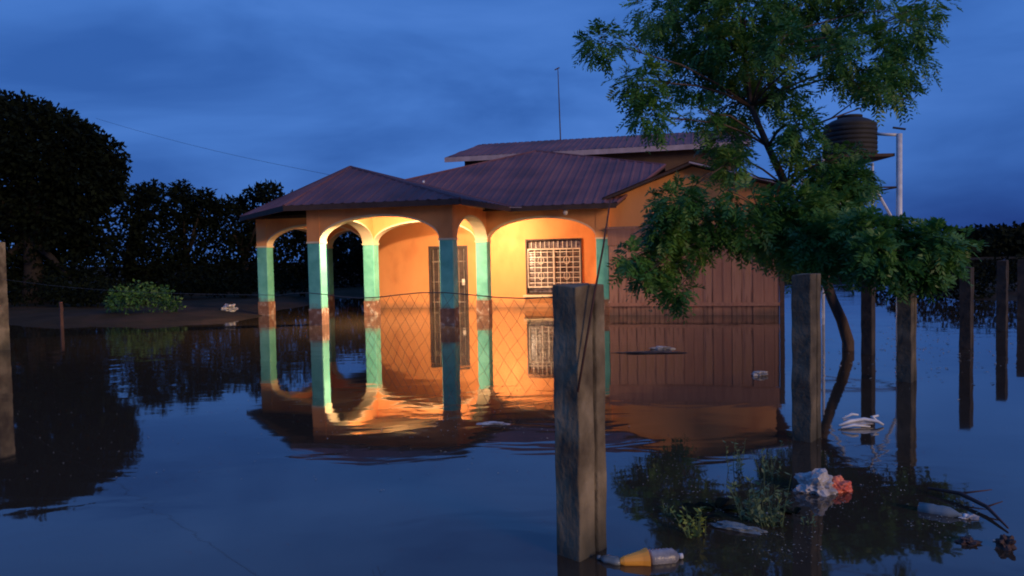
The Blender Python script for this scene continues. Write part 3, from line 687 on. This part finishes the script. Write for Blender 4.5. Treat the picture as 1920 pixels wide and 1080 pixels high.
q = MB(); q.tube([(.62, -.4, ztop + .34), (.42, -.35, ztop + .36), (.3, -.2, ztop + .40)], .025, 8); q.obj('outlet_pipe', M['white'], tower, True)
q = MB(); q.tube([(.52, -.4, ztop + .46), (.72, -.4, ztop + .43)], .018, 6); q.obj('valve', M['tank'], tower)
tank = empty('water_tank', (tb.x, tb.y, ztop + .052)); tag(tank, 'black ribbed plastic water tank with lid on the white pipe stand', 'water tank')
q = MB(); r0 = .42; prof = [(r0 * .97, 0)]
for i in range(6):
    z = .03 + i * .075; prof += [(r0, z), (r0, z + .05), (r0 * .965, z + .06), (r0 * .965, z + .07)]
prof += [(r0, .50), (r0 * .98, .53), (r0 * .7, .60), (r0 * .45, .64)]
q.lathe(prof, 28); q.obj('tank_body', M['tank'], tank, True)
q = MB(); q.lathe([(r0 * .47, .641), (r0 * .47, .68), (r0 * .2, .70)], 20); q.obj('lid', M['tank'], tank, True)

# ------------------------------------------------------------------ floating litter and weeds
def bottle(loc, rz, L=.24, r=.034, tilt=R(-88)):
    o = empty('plastic_bottle', loc, rz); return o
p = onwater(1215, 1048, .012)
ax = (onwater(1275, 1040) - onwater(1140, 1052)); ax.z = 0; Lb = ax.length; bo = empty('plastic_bottle', p, math.atan2(ax.y, ax.x))
tag(bo, 'clear ribbed plastic bottle with a flared orange label floating by the nearest post', 'bottle')
RX = Matrix.Rotation(R(90), 4, 'Y')
q = MB(); pr = [(.010, .0), (.026, .004)]
for i in range(6): pr += [(.036, .012 + i * .014), (.032, .019 + i * .014)]
pr += [(.034, .100), (.020, .118), (.008, .126), (.008, .140)]
q.lathe(pr, 16, RX); q.obj('bottle_body', M['plast'], bo, True)
q = MB(); q.lathe([(.011, .128), (.011, .142), (.004, .143)], 10, RX); q.obj('cap', M['white'], bo, True)
q = MB(); q.lathe([(.010, -.115), (.018, -.10), (.034, -.03), (.044, -.004), (.036, -.001)], 14, RX); q.obj('label_sleeve', M['orangeplast'], bo)
p = onwater(1146, 1050, .008); b2 = empty('plastic_bottle', p, R(150)); tag(b2, 'small grey-green squashed bottle touching the orange-labelled one', 'bottle')
q = MB(); q.lathe([(.006, -.045), (.022, -.04), (.027, -.02), (.024, .0), (.027, .02), (.018, .035), (.008, .045)], 12, Matrix.Diagonal((1, 1, .6, 1)) @ RX); q.obj('bottle_body', M['greyplast'], b2, True)
q = MB(); q.lathe([(.010, .046), (.010, .058), (.003, .059)], 8, RX); q.obj('cap', M['greyplast'], b2, True)

def crumple(name, loc, sx, sy, sz, m, label, cat, seed=0, parts=None, group=None, rz=0, sharp=1.0):
    def mk(cx, sx_, sy_, sz_, sd_):
        bm = bmesh.new(); bmesh.ops.create_icosphere(bm, subdivisions=4, radius=1)
        for v in bm.verts:
            n3 = v.co.normalized(); f_ = 1 + .38 * noise.noise(n3 * 1.7 + Vector((sd_, 0, 0))) * 2 * sharp + .22 * sharp * (abs(noise.noise(n3 * 4 + Vector((0, sd_, 0)))) - .2) * 2 + .10 * noise.noise(n3 * 9 + Vector((0, 0, sd_)))
            v.co = Vector((n3.x * sx_ * f_ + cx, n3.y * sy_ * f_, n3.z * sz_ * f_ + sz_ * .4))
        vs = [v.co.copy() for v in bm.verts]; fs = [tuple(v.index for v in f_.verts) for f_ in bm.faces]; bm.free(); return vs, fs
    if parts is None:
        vs, fs = mk(0, sx, sy, sz, seed); o = link(name, vs, fs, m); o.location = loc; o.rotation_euler = (0, 0, rz)
    else:
        o = empty(name, loc, rz)
        for (nm, cx, kx, mm_) in parts:
            vs, fs = mk(cx, sx * kx, sy * kx, sz * kx, seed + cx * 10); link(nm, vs, fs, mm_, o)
    tag(o, label, cat, group); return o
k3 = onwater(1540, 920); d3 = k3.y
crumple('plastic_bag', k3, .10, .08, .075, None, 'crumpled white plastic bag with an orange-red part, floating below the dark post', 'bag', 3,
        [('bag_body', -.03, .95, M['plastbag']), ('bag_print', .085, .58, M['redplast'])], sharp=.65)
k4 = onwater(1612, 800)
o = empty('torn_foam_tray', k4, R(5)); tag(o, 'torn white foam tray floating right of the dark post', 'tray')
for nm, pts, r_ in (('tray_rim', [(-.15, 0, .015), (-.05, .03, .035), (.05, .03, .045), (.13, .0, .03), (.16, -.02, .01)], .012), ('tray_rim', [(-.16, -.05, .01), (-.06, -.03, .02), (.04, -.06, .012)], .010), ('tray_edge', [(-.1, .05, .05), (-.02, .06, .075), (.02, .05, .07)], .010), ('tray_edge', [(.13, 0, .03), (.10, .02, .06), (.15, .03, .065)], .013)):
    q = MB(); q.tube(pts, [r_ * .6] + [r_] * (len(pts) - 2) + [r_ * .6], 6); q.obj(nm, M['white'], o, True)
q = MB(); q.add([(-.13, .0, .012), (.10, .0, .02), (.12, .06, .04), (-.08, .06, .045), (-.13, .0, .006), (.10, .0, .012), (.12, .06, .03), (-.08, .06, .036)], [(0, 1, 2, 3), (7, 6, 5, 4), (0, 4, 5, 1), (1, 5, 6, 2), (2, 6, 7, 3), (3, 7, 4, 0)]); q.obj('tray_base', M['plastbag'], o)
k5 = onwater(1758, 962); o = empty('plastic_bottle', k5 + Vector((0, 0, .008)), R(-40)); tag(o, 'dull grey bottle lying low in the water at lower right', 'bottle')
q = MB(); q.lathe([(.01, -.08), (.028, -.075), (.030, -.02), (.027, .0), (.030, .02), (.028, .05), (.010, .085), (.009, .10)], 14, RX); q.obj('bottle_body', M['greyplast'], o, True)
q = MB(); q.lathe([(.011, .101), (.011, .115), (.004, .116)], 8, RX); q.obj('cap', M['white'], o, True)
crumple('foam_scrap', onwater(1818, 971), .035, .02, .010, M['plastbag'], 'small pale scrap right of the grey bottle', 'scrap', 5)
crumple('mud_clod', onwater(1885, 1026), .035, .03, .03, M['boarddark'], 'small black lump near the lower right corner', 'clod', 6, group='black lumps in the water')
crumple('mud_clod', onwater(1815, 1018), .035, .03, .014, M['boarddark'], 'small flat black lump left of the one near the lower right corner', 'clod', 8, group='black lumps in the water')
crumple('plastic_scrap', onwater(1385, 992), .10, .03, .016, M['greyplast'], 'long grey plastic scrap among the weeds', 'scrap', 9, rz=R(-30))
crumple('plastic_bag', gz(onwater(430, 590)) + Vector((0, 0, .03)), .16, .12, .08, M['plastbag'], 'pale plastic bag lying on the mud bank left of the porch', 'bag', 12)
crumple('plastic_scrap', onwater(1242, 655), .12, .05, .025, M['plastbag'], 'flat pale scrap floating in front of the board shed', 'scrap', 13)
crumple('plastic_scrap', onwater(1425, 704), .07, .05, .03, M['plastbag'], 'small pale scrap floating before the right end of the shed', 'scrap', 14)
crumple('floating_weed_mat', onwater(1215, 662), .36, .07, .012, M['boarddark'], 'dark strip of rubbish floating along the shed beneath its boards', 'weed mat', 15, rz=R(-8))
crumple('plastic_scrap', onwater(925, 795), .09, .035, .010, M['plastbag'], 'flat pale scrap floating among the porch reflection', 'scrap', 16)
crumple('white_speck', gz(at(62, 552, 24)) + Vector((0, 0, .35)), .08, .08, .12, M['white'], 'tiny white speck standing in for a far light by the dark bush at far left', 'bag', 17)  # white blob added where a tiny far light shows
# branch at the lower right
q = MB(); pts = [onwater(1740, 915, .02), onwater(1800, 925, .03), onwater(1850, 950, .025), onwater(1890, 990, .01)]
q.tube(pts, [.006, .010, .009, .004], 6); q.tube([pts[1], onwater(1860, 918, .05)], [.006, .002], 5); q.tube([pts[2], onwater(1880, 940, .045)], [.005, .002], 5)
tag(q.obj('fallen_branch', M['stick'], smooth=True), 'thin dark forked branch floating in the lower right corner', 'branch')
# weeds
def weed(px, py, h_, nst, label, m='weed', spread=.05, leafL=.028, lean=.12):
    b0 = onwater(px, py); o = empty('weed_plant', b0); tag(o, label, 'weed', 'weeds poking out of the water'); Vs = []; q = MB()
    for i in range(nst):
        a = rg.uniform(0, 6.28); r_ = spread * rg.uniform(0, 1); s0 = Vector((math.cos(a) * r_, math.sin(a) * r_, -.05)); hh_ = h_ * rg.uniform(.45, 1)
        e = s0 + Vector((rg.normal() * lean * hh_ * 2, rg.normal() * lean * hh_, hh_ + .05)); mid = s0.lerp(e, .5) + Vector((rg.normal() * .006, 0, 0))
        q.tube([s0, mid, e], [.0022, .0018, .0008], 4)
        nl = max(6, int(hh_ / .014)); tt_ = rg.uniform(.15, 1, nl)
        P = np.array([tuple(s0.lerp(e, float(x_))) for x_ in tt_]); dd = unit(rg.normal(size=(nl, 3)) * np.array([1, 1, .4]) + np.array([0, 0, .5])); L2 = leafL * 1.25 * rg.uniform(.5, 1.2, nl)
        v_, _ = leaf_quads(P, dd, unit(rg.normal(size=(nl, 3)) * .5 + np.array([0, 0, 1])), L2, L2 * .42); Vs.append(v_)
    q.obj('stems', M['weed'], o); tag(crown_obj('leaves', Vs, M[m], o), kind='stuff')
weed(1445, 985, .27, 14, 'tall pale green weed in the middle of the weedy patch', spread=.05)
weed(1405, 975, .20, 9, 'smaller green weed just left of the tall pale one')
weed(1302, 1005, .13, 14, 'low bright yellow-green weed right of the orange-labelled bottle', 'weedbright', .04)
weed(1248, 965, .06, 4, 'tiny weed nearest the near concrete post', 'weed', .02, .018)
weed(1440, 895, .20, 9, 'thin weed stems behind the tall pale weed', spread=.07, leafL=.022)
weed(1385, 880, .18, 8, 'thin sparse weed toward the shed side of the patch', spread=.06, leafL=.022)
weed(1520, 985, .05, 4, 'tiny weed beneath the crumpled bag', 'weed', .04, .018)
weed(1690, 690, .18, 6, 'small weed beside the post next to the white pipe', 'weed', .08, .03)
def broad(px, py, label, n_=12, L=.18, seed=0):
    b0 = onwater(px, py); o = empty('broadleaf_plant', b0); tag(o, label, 'plant', 'dark broad-leaved water plants')
    for i in range(n_):
        a = rg.uniform(0, 6.28); d = Vector((math.cos(a), math.sin(a) * .7, rg.uniform(.15, .9))).normalized(); s_ = d.cross(Vector((0, 0, 1))).normalized(); ll = L * rg.uniform(.6, 1); q = MB()
        vs = [Vector((0, 0, -.01)) + d * ll * .1]
        prof = [(.3, .16), (.6, .2), (.85, .10)]
        for f_, w2 in prof:
            c_ = d * ll * f_ - Vector((0, 0, ll * .45 * f_ * f_)); vs += [c_ - s_ * ll * w2, c_ + Vector((0, 0, -.006)), c_ + s_ * ll * w2]
        vs.append(d * ll - Vector((0, 0, ll * .5)))
        fs = [(0, 2, 1), (0, 3, 2), (1, 2, 5, 4), (2, 3, 6, 5), (4, 5, 8, 7), (5, 6, 9, 8), (7, 8, 10), (8, 9, 10)]
        q.add(vs, fs); q.obj('leaf', M['leafdark'], o)
broad(1315, 975, 'dark drooping broad leaves left of the tall weed')
broad(1345, 955, 'dark broad leaves between the low dark clump and the tall weed', 8)
broad(1490, 965, 'dark broad leaves just below the crumpled bag', 7, .11)
# countless small floating bits
n_ = 1500; V_, F_ = [], []
def bit(px, py, s_, mi):
    p = onwater(px, py, .003); a = rg.uniform(0, 6.28); k = len(V_); d = Vector((math.cos(a), math.sin(a), 0)); e = Vector((-d.y, d.x, 0)) * rg.uniform(.25, .6)
    for (u_, v__, z) in ((-1, -.6, 0), (.3, -1, .3), (1, .2, 0), (.1, 1, .4), (-.8, .5, .1)): V_.append(p + (d * u_ + e * v__) * s_ + Vector((0, 0, z * s_)))
    F_.append(tuple(range(k, k + 5)))
for _ in range(n_):
    z_ = rg.uniform()
    if z_ < .5:
        cx_, cy_ = [(1300, 940), (1430, 960), (1540, 940), (1660, 900), (1240, 880), (1770, 970), (1490, 1020), (1600, 820)][rg.integers(8)]; px, py, s_ = rg.normal(cx_, 42), rg.normal(cy_, 22), rg.uniform(.002, .008)
    elif z_ < .7: px, py, s_ = rg.normal(800, 150), rg.normal(770, 45), rg.uniform(.004, .012)
    elif z_ < .85: px, py, s_ = rg.normal(1720, 90), rg.normal(650, 30), rg.uniform(.008, .025)
    else: px, py, s_ = rg.uniform(0, 1000), rg.uniform(640, 900), rg.uniform(.003, .009)
    if py > 1075 or py < 600: continue
    bit(px, py, s_, 0)
tag(link('floating_bits', V_, F_, M['foam']), 'scattered leaf bits and scum floating on the flood water', 'debris', kind='stuff')
